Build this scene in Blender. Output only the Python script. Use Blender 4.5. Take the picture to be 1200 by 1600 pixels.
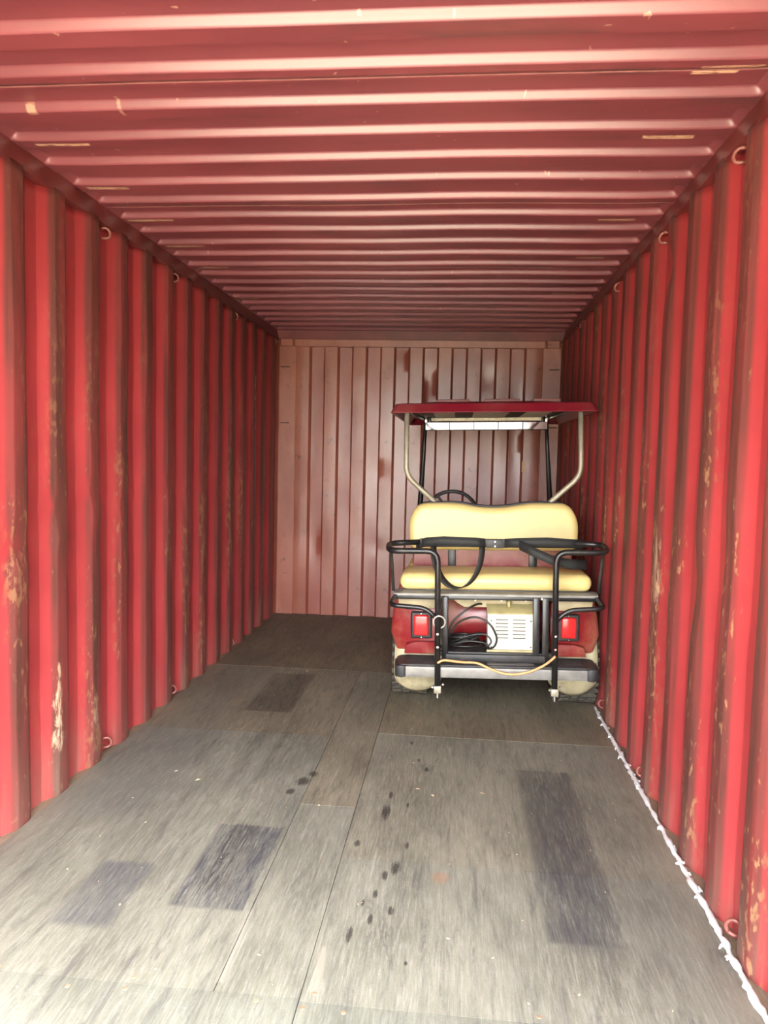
import bpy, bmesh, math, random
from mathutils import Vector, Matrix, noise as mnoise
random.seed(7)
for o in list(bpy.data.objects): bpy.data.objects.remove(o)
SC = bpy.context.scene
COL = SC.collection

# ------------------------------------------------------------------ camera
CAM = (0.3622, -0.4183, 1.3587)
YAW, PITCH, ROLL, FPX = 0.0968, 0.0720, 0.0238, 1177.3
cd = bpy.data.cameras.new('camera'); cam = bpy.data.objects.new('camera', cd); COL.objects.link(cam)
c, s = math.cos(YAW), math.sin(YAW)
fw = Vector((-s, c, 0)); rt = Vector((c, s, 0)); up = Vector((0, 0, 1))
fw2 = fw*math.cos(PITCH) - up*math.sin(PITCH); up2 = up*math.cos(PITCH) + fw*math.sin(PITCH)
rt3 = rt*math.cos(ROLL) + up2*math.sin(ROLL); up3 = up2*math.cos(ROLL) - rt*math.sin(ROLL)
M = Matrix((rt3, up3, -fw2)).transposed().to_4x4(); M.translation = CAM
cam.matrix_world = M
cd.sensor_fit = 'VERTICAL'; cd.sensor_height = 24.0; cd.lens = FPX/1600*24.0
cd.clip_start = 0.02; cd.clip_end = 500
SC.camera = cam

# ------------------------------------------------------------------ daylight
w = bpy.data.worlds.new('sky'); SC.world = w; w.use_nodes = True
wn = w.node_tree; wn.nodes.clear()
sky = wn.nodes.new('ShaderNodeTexSky'); sky.sky_type = 'NISHITA'; sky.sun_disc = False
sky.sun_elevation = math.radians(60); sky.sun_rotation = math.radians(150)
sky.air_density = 1.0; sky.dust_density = 3.0; sky.ozone_density = 1.0
bg = wn.nodes.new('ShaderNodeBackground'); bg.inputs['Strength'].default_value = 1.15
wo = wn.nodes.new('ShaderNodeOutputWorld')
hs = wn.nodes.new('ShaderNodeHueSaturation'); hs.inputs['Saturation'].default_value = 0.14   # hazy, milky sky
wn.links.new(sky.outputs[0], hs.inputs['Color']); wn.links.new(hs.outputs[0], bg.inputs[0]); wn.links.new(bg.outputs[0], wo.inputs[0])
sl = bpy.data.lights.new('sun', 'SUN'); sl.energy = 13.0; sl.angle = 0.009; sl.color = (1.0, 0.93, 0.82)
sun = bpy.data.objects.new('sun', sl); COL.objects.link(sun)
# the sun stands high behind the camera: it lights the yard and the sill of the doorway
sun.rotation_euler = Vector((-0.25, 0.15, -0.95)).to_track_quat('-Z', 'Y').to_euler()
vs = SC.view_settings
vs.view_transform = 'Standard'; vs.look = 'None'; vs.gamma = 1.0; vs.use_curve_mapping = False
vs.exposure = 1.95

# ------------------------------------------------------------------ node helpers
class S:
    """A shader value with arithmetic."""
    def __init__(s, nt, v): s.nt = nt; s.v = v
    def _m(s, op, *a):
        n = s.nt.nodes.new('ShaderNodeMath'); n.operation = op
        for i, x in enumerate((s,)+a): plug(s.nt, x, n.inputs[i])
        return S(s.nt, n.outputs[0])
    def __add__(s, o): return s._m('ADD', o)
    def __sub__(s, o): return s._m('SUBTRACT', o)
    def __mul__(s, o): return s._m('MULTIPLY', o)
    __radd__ = __add__; __rmul__ = __mul__
    def inv(s): return S(s.nt, 1.0)._m('SUBTRACT', s)
    def abs(s): return s._m('ABSOLUTE')
    def max(s, o): return s._m('MAXIMUM', o)
    def min(s, o): return s._m('MINIMUM', o)
    def ss(s, a, b):
        n = s.nt.nodes.new('ShaderNodeMapRange'); n.interpolation_type = 'SMOOTHSTEP'
        plug(s.nt, s, n.inputs[0]); n.inputs[1].default_value = a; n.inputs[2].default_value = b
        return S(s.nt, n.outputs[0])
def plug(nt, x, inp):
    if isinstance(x, S): x = x.v
    if isinstance(x, (int, float)): inp.default_value = x
    elif isinstance(x, tuple): inp.default_value = x if len(x) == len(inp.default_value) else (*x, 1.0)
    else: nt.links.new(x, inp)
def vec(nt, x, y, z):
    n = nt.nodes.new('ShaderNodeCombineXYZ')
    for i, a in enumerate((x, y, z)): plug(nt, a, n.inputs[i])
    return n.outputs[0]
def nz(nt, v, scale=1.0, detail=3.0, rough=0.55, dist=0.0):
    n = nt.nodes.new('ShaderNodeTexNoise'); n.inputs['Scale'].default_value = scale
    n.inputs['Detail'].default_value = detail; n.inputs['Roughness'].default_value = rough
    n.inputs['Distortion'].default_value = dist
    nt.links.new(v, n.inputs['Vector']); return S(nt, n.outputs['Fac'])
def mix(nt, f, a, b):
    n = nt.nodes.new('ShaderNodeMix'); n.data_type = 'RGBA'
    plug(nt, f, n.inputs[0]); plug(nt, a, n.inputs[6]); plug(nt, b, n.inputs[7]); return n.outputs[2]
def pos(nt, obj=False):
    if obj:
        g = nt.nodes.new('ShaderNodeTexCoord'); src = g.outputs['Object']
    else:
        g = nt.nodes.new('ShaderNodeNewGeometry'); src = g.outputs['Position']
    p = nt.nodes.new('ShaderNodeSeparateXYZ'); nt.links.new(src, p.inputs[0])
    return src, S(nt, p.outputs[0]), S(nt, p.outputs[1]), S(nt, p.outputs[2])
def mat(name):
    m = bpy.data.materials.new(name); m.use_nodes = True
    return m, m.node_tree, m.node_tree.nodes['Principled BSDF']
def bump(nt, b, h, strength, dist):
    n = nt.nodes.new('ShaderNodeBump'); n.inputs['Strength'].default_value = strength; n.inputs['Distance'].default_value = dist
    plug(nt, h, n.inputs['Height']); nt.links.new(n.outputs[0], b.inputs['Normal'])
def simple(name, col, rough=0.5, metal=0.0, var=0.15, scale=30.0, dust=0.0, dustcol=(0.36, 0.31, 0.22), bmp=0.0, spec=0.5):
    """Plain material with a little tonal noise and optional dust film."""
    m, nt, b = mat(name)
    src, x, y, z = pos(nt, True)
    n1 = nz(nt, src, scale, 4)
    dark = tuple(v*(1-var) for v in col); lite = tuple(min(1, v*(1+var)) for v in col)
    cc = mix(nt, n1.ss(0.3, 0.7), dark, lite)
    if dust:
        n2 = nz(nt, src, scale*0.25, 5, 0.65)
        cc = mix(nt, n2.ss(0.42, 0.72)*dust, cc, dustcol)
        plug(nt, n2.ss(0.42, 0.72)*dust*(0.8-rough)+rough, b.inputs['Roughness'])
    else: plug(nt, (n1-0.5)*0.12+rough, b.inputs['Roughness'])
    nt.links.new(cc, b.inputs['Base Color'])
    b.inputs['Metallic'].default_value = metal; b.inputs['Specular IOR Level'].default_value = spec
    if bmp: bump(nt, b, n1, bmp, 0.003)
    return m
def boxmask(nt, x, y, x0, x1, y0, y1, e, wob=None):
    """Soft-edged rectangle in two coordinates; wob frays the edges."""
    if wob is not None: x = x + wob; y = y + wob
    return x.ss(x0-e, x0+e)*x.ss(x1-e, x1+e).inv()*y.ss(y0-e, y0+e)*y.ss(y1-e, y1+e).inv()

# ------------------------------------------------------------------ mesh helpers
def link(name, bm, m, parent=None, smooth=False, color=None):
    me = bpy.data.meshes.new(name); bmesh.ops.recalc_face_normals(bm, faces=bm.faces); bm.to_mesh(me); bm.free()
    if smooth is True:
        for p in me.polygons: p.use_smooth = True
    elif smooth: me.shade_smooth(); me.set_sharp_from_angle(angle=math.radians(smooth))
    o = bpy.data.objects.new(name, me); COL.objects.link(o)
    if m: me.materials.append(m)
    if parent: o.parent = parent
    if color: o.color = color
    return o
def tag(o, label=None, cat=None, group=None, kind=None):
    if label: o['label'] = label
    if cat: o['category'] = cat
    if group: o['group'] = group
    if kind: o['kind'] = kind
    return o
def empty(name, loc=(0, 0, 0)):
    o = bpy.data.objects.new(name, None); COL.objects.link(o); o.location = loc; o.empty_display_size = 0.1; return o
def box(bm, x0, x1, y0, y1, z0, z1, bev=0.0, seg=2):
    vs_ = [bm.verts.new(p) for p in ((x0,y0,z0),(x1,y0,z0),(x1,y1,z0),(x0,y1,z0),(x0,y0,z1),(x1,y0,z1),(x1,y1,z1),(x0,y1,z1))]
    fs = [bm.faces.new([vs_[i] for i in q]) for q in ((0,3,2,1),(4,5,6,7),(0,1,5,4),(1,2,6,5),(2,3,7,6),(3,0,4,7))]
    if bev:
        es = set(e for f in fs for e in f.edges)
        bmesh.ops.bevel(bm, geom=list(es), offset=bev, segments=seg, affect='EDGES', profile=0.5)
    return bm
def prism(bm, pts, axis, a0, a1, bev=0.0, seg=2):
    """Extrude a 2D polygon. axis 'x': pts are (y,z); 'y': (x,z); 'z': (x,y)."""
    def P(p, a): return {'x': (a, p[0], p[1]), 'y': (p[0], a, p[1]), 'z': (p[0], p[1], a)}[axis]
    A = [bm.verts.new(P(p, a0)) for p in pts]; B = [bm.verts.new(P(p, a1)) for p in pts]
    n = len(pts); fs = [bm.faces.new(A), bm.faces.new(B[::-1])]
    for i in range(n): bm.faces.new((A[i], B[i], B[(i+1) % n], A[(i+1) % n]))
    if bev:
        es = set(e for f in fs for e in f.edges)
        bmesh.ops.bevel(bm, geom=list(es), offset=bev, segments=seg, affect='EDGES', profile=0.5)
    return bm
def fillet(pts, r, n=6):
    pts = [Vector(p) for p in pts]; out = [pts[0]]
    for i in range(1, len(pts)-1):
        a, b, c_ = pts[i-1], pts[i], pts[i+1]
        d1 = (a-b); d2 = (c_-b); rr = min(r, d1.length*0.49, d2.length*0.49)
        p1 = b + d1.normalized()*rr; p2 = b + d2.normalized()*rr
        for k in range(n+1):
            t = k/n; out.append(p1*(1-t)**2 + b*2*t*(1-t) + p2*t*t)
    out.append(pts[-1]); return out
def tube(bm, pts, r, seg=10, r2=None, closed=False):
    """Sweep a round (or r x r2 flat) section along a polyline with a rotation-minimising frame."""
    pts = [Vector(p) for p in pts]; n = len(pts)
    T = []
    for i in range(n):
        if closed: t = pts[(i+1) % n]-pts[i-1]
        else: t = pts[min(i+1, n-1)]-pts[max(i-1, 0)]
        T.append(t.normalized())
    ref = Vector((0, 0, 1)) if abs(T[0].z) < 0.9 else Vector((1, 0, 0))
    N = (ref - T[0]*ref.dot(T[0])).normalized(); rings = []
    for i in range(n):
        N = (N - T[i]*N.dot(T[i])).normalized(); B = T[i].cross(N)
        rr = r[i] if isinstance(r, (list, tuple)) else r; rb = r2 if r2 else rr
        rings.append([bm.verts.new(pts[i] + N*math.cos(2*math.pi*k/seg)*rr + B*math.sin(2*math.pi*k/seg)*rb) for k in range(seg)])
    m_ = n if closed else n-1
    for i in range(m_):
        R0, R1 = rings[i], rings[(i+1) % n]
        for k in range(seg): bm.faces.new((R0[k], R0[(k+1) % seg], R1[(k+1) % seg], R1[k]))
    if not closed: bm.faces.new(rings[0][::-1]); bm.faces.new(rings[-1])
    return bm
def band(bm, pts, width, th):
    """Flat webbing: pts path, width vector, thickness along the local normal."""
    pts = [Vector(p) for p in pts]; W = Vector(width)*0.5; rings = []
    for i, p in enumerate(pts):
        t = (pts[min(i+1, len(pts)-1)]-pts[max(i-1, 0)]).normalized(); n_ = t.cross(W).normalized()*th*0.5
        rings.append([bm.verts.new(p+W+n_), bm.verts.new(p-W+n_), bm.verts.new(p-W-n_), bm.verts.new(p+W-n_)])
    for a, b in zip(rings, rings[1:]):
        for k in range(4): bm.faces.new((a[k], a[(k+1) % 4], b[(k+1) % 4], b[k]))
    bm.faces.new(rings[0]); bm.faces.new(rings[-1][::-1]); return bm
def lathe(bm, prof, center, axis='x', seg=32, closed=True):
    """Revolve (axial, radius) profile about the axis through center."""
    cx, cy, cz = center; rings = []
    for k in range(seg):
        a = 2*math.pi*k/seg; ca, sa = math.cos(a), math.sin(a); ring = []
        for u, r in prof:
            p = (cx+u, cy+r*ca, cz+r*sa) if axis == 'x' else ((cx+r*ca, cy+u, cz+r*sa) if axis == 'y' else (cx+r*ca, cy+r*sa, cz+u))
            ring.append(bm.verts.new(p))
        rings.append(ring)
    n = len(prof)
    for k in range(seg):
        A, B = rings[k], rings[(k+1) % seg]
        for i in range(n if closed else n-1): bm.faces.new((A[i], A[(i+1) % n], B[(i+1) % n], B[i]))
    return bm
NB = bmesh.new

# ------------------------------------------------------------------ container dimensions (metres)
W_IN, W_DEP = 1.175, 0.036          # inner ridge of side walls, corrugation depth
LEN = 5.90                          # inside face of the blind end
H_WALL, H_CEIL = 2.326, 2.408       # top of side sheets, low flats of the roof
PITCH_S, PITCH_R = 0.278, 0.209
Y_L, Y_R, Y_C = 2.064, 2.151, 1.469

# ------------------------------------------------------------------ container materials
def wall_material(name, base, scuff, tan_amt, chips=()):
    m, nt, b = mat(name)
    src, x, y, z = pos(nt)
    ridge = x.abs().ss(1.192, 1.178)                                   # the inner ridges get rubbed by cargo
    big = nz(nt, src, 1.6, 4, 0.6); streak = nz(nt, vec(nt, x*6, y*16, z*1.1), 1.0, 5, 0.62)
    fine = nz(nt, vec(nt, x*30, y*60, z*9), 1.0, 4, 0.7)
    low = z.ss(2.1, 0.9)
    col = mix(nt, big.ss(0.3, 0.7), tuple(v*0.86 for v in base), tuple(v*1.12 for v in base))
    col = mix(nt, ridge*(streak.ss(0.35, 0.62)*0.45+0.50)*scuff, col, (0.085, 0.030, 0.022))  # brown ridges: scuffing, plus their dim grazing light painted into the colour
    wear = ridge*0.75+0.25
    rustm = (streak*0.6+fine*0.4).ss(0.56, 0.66)*wear*(low*0.8+0.2)
    col = mix(nt, rustm*0.7*scuff, col, (0.050, 0.020, 0.013))
    speck = nz(nt, vec(nt, x*40, y*46, z*20), 1.0, 3, 0.6)
    patch = nz(nt, vec(nt, x*3, y*5, z*1.3), 1.0, 3, 0.6)
    edge = x.abs().ss(1.200, 1.176)
    tan = (speck*0.5+patch*0.5).ss(0.555, 0.61)*(edge*0.85+0.15)*(low*0.7+0.3)
    col = mix(nt, tan*tan_amt*0.8, col, (0.33, 0.18, 0.085))
    for (y0, y1, z0, z1, am) in chips:
        k = boxmask(nt, y, z, y0, y1, z0, z1, 0.012, (speck-0.5)*0.10)*(fine*0.55+streak*0.45).ss(0.47, 0.55)
        col = mix(nt, k*am, col, (0.62, 0.46, 0.30))
    dustm = z.ss(0.35, 0.0)*streak.ss(0.35, 0.7)*0.35
    col = mix(nt, dustm, col, (0.30, 0.20, 0.15))
    nt.links.new(col, b.inputs['Base Color'])
    plug(nt, ridge*0.15+big*0.2+0.32, b.inputs['Roughness'])
    bump(nt, b, big*0.7+fine*0.06+tan*-0.05, 0.35, 0.012)
    return m
RED = (0.325, 0.037, 0.040)
M_WL = wall_material('red_wall_paint_left', RED, 1.0, 0.55, chips=[
    (5.16, 5.22, 1.55, 1.95, 0.6), (4.10, 4.13, 1.30, 1.36, 0.9), (5.28, 5.31, 1.22, 1.40, 0.9), (2.33, 2.36, 0.18, 0.52, 0.7), (2.62, 2.65, 0.18, 0.30, 0.5)])
M_WR = wall_material('red_wall_paint_right', RED, 1.0, 0.95, chips=[
    (5.30, 5.36, 1.22, 1.42, 0.9), (2.68, 2.73, 0.80, 1.10, 0.35), (3.40, 3.46, 1.15, 1.62, 0.35), (3.12, 3.17, 1.25, 1.7, 0.3)])
def back_material():
    m, nt, b = mat('faded_red_end_wall_paint')
    src, x, y, z = pos(nt)
    big = nz(nt, vec(nt, x*5, y*5, z*2.2), 1.0, 4, 0.6); mid = nz(nt, src, 16, 5, 0.65)
    scr = nz(nt, vec(nt, x*9, y*9, z*70), 1.0, 3, 0.6)
    col = mix(nt, big.ss(0.3, 0.7), (0.240, 0.066, 0.040), (0.330, 0.106, 0.066))
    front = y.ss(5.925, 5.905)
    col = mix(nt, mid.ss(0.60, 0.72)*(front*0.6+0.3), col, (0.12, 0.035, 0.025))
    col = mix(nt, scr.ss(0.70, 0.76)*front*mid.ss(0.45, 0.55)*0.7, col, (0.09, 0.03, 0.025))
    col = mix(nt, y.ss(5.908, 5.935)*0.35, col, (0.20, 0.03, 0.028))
    nt.links.new(col, b.inputs['Base Color'])
    plug(nt, big*0.16+0.26, b.inputs['Roughness']); b.inputs['Specular IOR Level'].default_value = 0.8; bump(nt, b, big*0.8+mid*0.05, 0.4, 0.012)
    return m
M_BACK = back_material()
def roof_material():
    m, nt, b = mat('red_roof_paint')
    src, x, y, z = pos(nt)
    big = nz(nt, vec(nt, x*1.2, y*3, z*3), 1.0, 4, 0.6); fine = nz(nt, vec(nt, x*8, y*60, z*30), 1.0, 4, 0.7)
    col = mix(nt, big.ss(0.3, 0.7), (0.175, 0.042, 0.051), (0.24, 0.056, 0.066))
    dirt_shade = nz(nt, vec(nt, x*2.2, y*9, z), 1.0, 5, 0.65)
    lowf = z.ss(H_CEIL+0.006, H_CEIL+0.001)
    col = mix(nt, dirt_shade.ss(0.5, 0.66)*lowf*0.55, col, (0.085, 0.034, 0.036))  # low flats darkened: dirt plus shade painted in against the bright slopes
    frx = nz(nt, vec(nt, x*9, y*60, 0.0), 1.0, 3, 0.6); frc = nz(nt, vec(nt, x*22, y*150, 0.0), 1.0, 3, 0.6)
    scrapes = [(0.95, 1.07, 1.738, 1.757, .95), (0.97, 1.13, 1.716, 1.728, .8), (0.92, 1.08, 2.146, 2.170, .85), (0.93, 1.085, 2.982, 3.006, .7), (0.93, 1.07, 3.597, 3.625, .7), (0.91, 1.06, 4.452, 4.475, .6),
               (-1.12, -0.93, 2.124, 2.142, .9), (-1.15, -0.98, 2.540, 2.565, .85), (-1.17, -.96, 2.955, 2.980, .8), (-1.16, -.96, 3.375, 3.402, .75), (-1.11, -.96, 3.795, 3.820, .65), (-1.14, -1.02, 4.630, 4.660, .55), (-1.01, -.98, 1.880, 1.908, .5), (-.715, -.705, 1.86, 1.93, .4)]
    for (x0, x1, y0, y1, am) in scrapes:
        k = boxmask(nt, x, y, x0, x1, y0, y1, 0.004, (frx-0.5)*0.016)*frc.ss(0.36, 0.48)
        col = mix(nt, k*am, col, (0.72, 0.47, 0.30))
    sp = nz(nt, vec(nt, x*26, y*26, z), 1.0, 2, 0.5)
    col = mix(nt, sp.ss(0.735, 0.76)*0.5, col, (0.6, 0.38, 0.26))
    nt.links.new(col, b.inputs['Base Color'])
    plug(nt, big*0.12+0.30, b.inputs['Roughness']); b.inputs['Specular IOR Level'].default_value = 1.0; bump(nt, b, big*0.6+fine*0.05, 0.3, 0.01)
    return m
M_ROOF = roof_material()
M_RAIL = simple('red_brown_rail_paint', (0.15, 0.028, 0.026), 0.45, var=0.2, scale=6)
M_FRAME = simple('red_frame_paint', (0.33, 0.05, 0.05), 0.5, var=0.15, scale=8)
M_WELD = simple('roof_weld', (0.22, 0.085, 0.075), 0.5)
M_RING = simple('worn_red_steel_rings', (0.22, 0.075, 0.06), 0.4, 0.2, var=0.3, scale=40)

def floor_material():
    m, nt, b = mat('worn_grey_plywood')
    src, x, y, z = pos(nt)
    oi = nt.nodes.new('ShaderNodeObjectInfo')
    fib = nz(nt, vec(nt, x*130, y*9, z), 1.0, 7, 0.78); fib2 = nz(nt, vec(nt, x*26, y*3.4, z), 1.0, 8, 0.80, 0.6)
    blot = nz(nt, vec(nt, x*3.2, y*1.5, z), 1.0, 5, 0.62); grit = nz(nt, src, 140, 3, 0.7)
    col = mix(nt, blot.ss(0.32, 0.68), (0.112, 0.109, 0.079), (0.192, 0.188, 0.139))
    col = mix(nt, fib.ss(0.40, 0.78)*0.70, col, (0.30, 0.295, 0.25))
    col = mix(nt, fib2.ss(0.44, 0.72)*0.80, col, (0.066, 0.064, 0.056))
    col = mix(nt, grit.ss(0.55, 0.7)*0.35, col, (0.06, 0.056, 0.046))
    scl = nz(nt, vec(nt, x*70, y*1.6, z), 1.0, 3, 0.6)
    col = mix(nt, scl.ss(0.62, 0.72)*fib2.ss(0.6, 0.4)*0.45, col, (0.34, 0.33, 0.28))
    wob = (fib-0.5)*0.05 + (blot-0.5)*0.04
    def stain(x0, x1, y0, y1, c_, a, e=0.018):
        nonlocal col
        k = boxmask(nt, x, y, x0, x1, y0, y1, e, wob)*(fib2*0.5+fib*0.3+blot*0.2).ss(0.62, 0.40)
        col = mix(nt, k*a, col, c_)
    stain(-.465, -.235, 1.69, 2.20, (0.034, 0.036, 0.047), 0.95, 0.010)
    stain(-.42, -.33, 1.80, 2.22, (0.03, 0.027, 0.022), 0.5, 0.03)
    stain(-.775, -.60, 1.56, 1.90, (0.052, 0.054, 0.064), 0.8, 0.02)
    stain(.655, .88, 1.66, 2.86, (0.046, 0.047, 0.049), 0.85, 0.012)
    stain(.70, .86, 1.62, 2.3, (0.035, 0.036, 0.042), 0.4, 0.03)
    stain(-.735, -.485, 3.42, 4.13, (0.036, 0.034, 0.031), 0.85, 0.012)
    stain(-1.1, -.78, 2.2, 4.6, (0.085, 0.088, 0.088), 0.5, 0.10)
    stain(.86, 1.12, 1.5, 3.6, (0.085, 0.080, 0.068), 0.5, 0.08)
    stain(-.56, -.52, 2.35, 3.1, (0.05, 0.042, 0.03), 0.5, 0.02)
    stain(-.455, -.425, 2.55, 3.4, (0.045, 0.04, 0.033), 0.45, 0.006)
    stain(.62, .635, 3.0, 3.55, (0.045, 0.04, 0.03), 0.6, 0.006)
    stain(-.225, -.205, 1.38, 1.70, (0.28, 0.26, 0.21), 0.6, 0.006)
    stain(.022, .045, 1.38, 1.56, (0.28, 0.25, 0.19), 0.6, 0.006)
    # oil drips: (x, y, radius across, radius along)
    drips = [(.180,3.10,.010,.022),(.225,2.90,.008,.018),(.265,2.80,.011,.026),(.132,2.53,.010,.035),(.128,2.38,.018,.06),(.205,2.45,.006,.02),
             (.048,2.13,.011,.025),(.222,2.14,.009,.025),(.195,1.99,.016,.045),(.165,1.94,.010,.03),(.145,1.83,.008,.026),(.200,1.75,.009,.026),(.143,1.70,.008,.028),
             (.094,1.62,.009,.040),(.112,1.78,.006,.02),(.262,1.52,.005,.010),(-.245,2.60,.03,.045),(-.275,2.50,.02,.03),(-.215,2.68,.02,.03)]
    dn = None
    for (dx, dy, rx, ry) in drips:
        q = ((x-dx)*(1/rx)); q2 = ((y-dy)*(1/ry)); d = (q*q+q2*q2+(grit-0.5)*1.6+(fib-0.5)*3.0).ss(1.4, 0.1)
        dn = d if dn is None else dn.max(d)
    col = mix(nt, dn*0.82, col, (0.020, 0.018, 0.015))
    q = (x-.345)*28.0; q2 = (y-1.95)*22.0
    col = mix(nt, (q*q+q2*q2).ss(1.0, 0.2)*0.35, col, (0.25, 0.11, 0.05))
    edgej = x.abs().ss(1.02, 1.17)*blot.ss(0.3, 0.6)
    col = mix(nt, edgej*0.35, col, (0.17, 0.11, 0.08))
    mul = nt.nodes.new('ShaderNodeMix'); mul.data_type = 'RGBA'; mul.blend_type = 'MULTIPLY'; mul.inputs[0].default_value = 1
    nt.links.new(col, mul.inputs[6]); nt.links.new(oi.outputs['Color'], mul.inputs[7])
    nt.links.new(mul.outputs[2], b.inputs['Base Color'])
    plug(nt, blot*0.25+0.50, b.inputs['Roughness']); b.inputs['Specular IOR Level'].default_value = 0.35
    bump(nt, b, fib*0.5+grit*0.3+fib2*0.5, 0.30, 0.003)
    return m
M_FLOOR = floor_material()
M_DARKGAP = simple('dark_subfloor', (0.035, 0.030, 0.025), 0.9)
M_YARD = simple('dry_grass_yard', (0.30, 0.28, 0.20), 0.95, var=0.2, scale=3.0)
M_SEAL = simple('white_sealant', (0.56, 0.56, 0.55), 0.5, var=0.08, scale=60)

# ------------------------------------------------------------------ the container
yard = link('ground', box(NB(), -60, 60, -60, 60, -0.36, -0.20), M_YARD); tag(yard, kind='structure')

def side_wall(name, sgn, phase, m, dents):
    bm = NB(); prof = []
    k0 = -int((phase-0.06)/PITCH_S)-1
    for k in range(k0, 16):
        b0 = phase+k*PITCH_S
        for dy, d in ((0, 0), (.004, -.0006), (.035, -.001), (.066, -.0006), (.070, 0), (.074, .0016), (.104, .018), (.134, .0344), (.138, .036), (.142, .0364), (.174, .037), (.206, .0364), (.210, .036), (.214, .0344), (.244, .018), (.274, .0016)):
            yy = b0+dy
            if 0.05 < yy < LEN+0.03: prof.append((yy, d))
    prof = [(0.05, prof[0][1])]+prof+[(LEN+0.03, prof[-1][1])]
    nzv = 56; rows = []
    for yy, d in prof:
        row = []
        for j in range(nzv+1):
            zz = -0.05 + (H_WALL+0.05+0.01)*j/nzv
            wob = (mnoise.noise((yy*1.7, zz*2.3, 3.1*sgn))*0.005 + mnoise.noise((yy*6, zz*3, 9.2*sgn))*0.0022)*min(1, j/4, (nzv-j)/4)
            off = d+wob
            for (dy, dz, sy, sz, am) in dents:
                e_ = ((yy-dy)/sy)**2+((zz-dz)/sz)**2
                if e_ < 9: off += am*math.exp(-e_)
            row.append(bm.verts.new((sgn*(W_IN+off), yy, zz)))
        rows.append(row)
    for a, b_ in zip(rows, rows[1:]):
        for j in range(nzv): bm.faces.new((a[j], a[j+1], b_[j+1], b_[j]))
    o = link(name, bm, m, smooth=38)
    me = o.modifiers.new('sheet_thickness', 'SOLIDIFY'); me.thickness = 0.004; me.offset = -1.0
    return tag(o, kind='structure')
dl = [(2.08, 1.03, .07, .06, .016), (2.02, .93, .10, .035, -.012), (2.33, 1.14, .06, .04, .012), (2.36, 1.02, .07, .04, -.009), (2.62, 1.20, .07, .04, .013), (2.66, 1.08, .06, .04, -.007)]
for i in range(7): dl.append((2.9+i*.28+random.uniform(-.05, .05), 1.16+random.uniform(-.06, .06), .05, .035, random.choice((.009, -.008))))
for i in range(8): dl.append((random.uniform(2.0, 5.0), random.uniform(.3, 1.0), .05, .06, random.uniform(-.005, .007)))
dr = [(random.uniform(1.7, 5.3), random.uniform(.2, 1.5), .06, random.uniform(.06, .16), random.uniform(-.005, .007)) for i in range(16)]
dr += [(2.78, 2.15, .07, .10, .018), (2.2, .95, .09, .12, .012)]
wall_l = side_wall('wall_left', -1, Y_L, M_WL, dl)
wall_r = side_wall('wall_right', 1, Y_R, M_WR, dr)

# blind end wall: corrugated sheet, corner posts, header
bm = NB(); X0 = -0.904-0.009; PB = 0.238; prof = [(-1.24, 0), (X0-0.05, -0.001)]
for k in range(8):
    a = X0+k*PB; n_in = 0.101 if k < 7 else 0.12
    prof += [(a, 0), (a+.003, .003), (a+.015, .036), (a+.018, .039), (a+.0685, .040), (a+.119, .039), (a+.122, .036), (a+.134, .003), (a+.137, 0), (a+.187, -.001)]
prof = [p for p in prof if p[0] < 1.0]+[(1.24, 0)]
rows = []
for xx, d in prof:
    row = []
    for j in range(49):
        zz = -0.05+2.42*j/48
        off = d+mnoise.noise((xx*7, zz*4, 0.7))*0.003+mnoise.noise((xx*2, zz*1.5, 4.2))*0.004
        for (dx, dz, sx, sz, am) in ((.10, 2.0, .04, .10, .014), (.07, 1.83, .03, .08, -.012), (.58, 2.02, .05, .07, .012), (-.10, 2.17, .03, .06, -.01), (-.28, 1.25, .05, .05, .014), (-.86, .60, .04, .14, .010), (-.30, .60, .05, .05, .010), (.82, 1.5, .04, .4, .008)):
            e_ = ((xx-dx)/sx)**2+((zz-dz)/sz)**2
            if e_ < 9: off += am*math.exp(-e_)
        row.append(bm.verts.new((xx, LEN+off, zz)))
    rows.append(row)
for a, b_ in zip(rows, rows[1:]):
    for j in range(48): bm.faces.new((a[j], a[j+1], b_[j+1], b_[j]))
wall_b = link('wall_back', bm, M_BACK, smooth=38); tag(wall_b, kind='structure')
md = wall_b.modifiers.new('sheet_thickness', 'SOLIDIFY'); md.thickness = 0.004; md.offset = 1.0
for sg in (-1, 1):
    link('corner_post', prism(NB(), [(sg*1.025, LEN-.012), (sg*1.165, LEN-.012), (sg*1.165, LEN+.06), (sg*1.025, LEN-.001)], 'z', -0.05, 2.275, 0.003), M_BACK, wall_b)
    link('corner_plate', box(NB(), min(sg*1.045, sg*1.15), max(sg*1.045, sg*1.15), LEN-.045, LEN+.02, 2.272, 2.335, 0.006), M_BACK, wall_b)
    for zz in (2.10, 1.63):
        link('lashing_slot', box(NB(), min(sg*1.075, sg*1.155), max(sg*1.075, sg*1.155), LEN-.0150, LEN-.010, zz, zz+.008, 0.001), M_DARKGAP, wall_b)
link('header_beam', box(NB(), -1.035, 1.035, LEN-.020, LEN+.04, 2.272, 2.334, 0.005), M_BACK, wall_b)
link('weld_bead', tube(NB(), [(-.05+random.uniform(-.0015, .0015), LEN+.037, .02+i*.07) for i in range(33)], .004, 6), M_BACK, wall_b)
link('tape_scrap', box(NB(), .883, .918, LEN-.006, LEN-.003, 1.265, 1.355), simple('old_masking_tape', (0.62, 0.42, 0.26), 0.7), wall_b)
link('header_filler', box(NB(), -1.2, 1.2, LEN-.006, LEN+.06, 2.334, 2.45), M_RAIL, wall_b)

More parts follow.
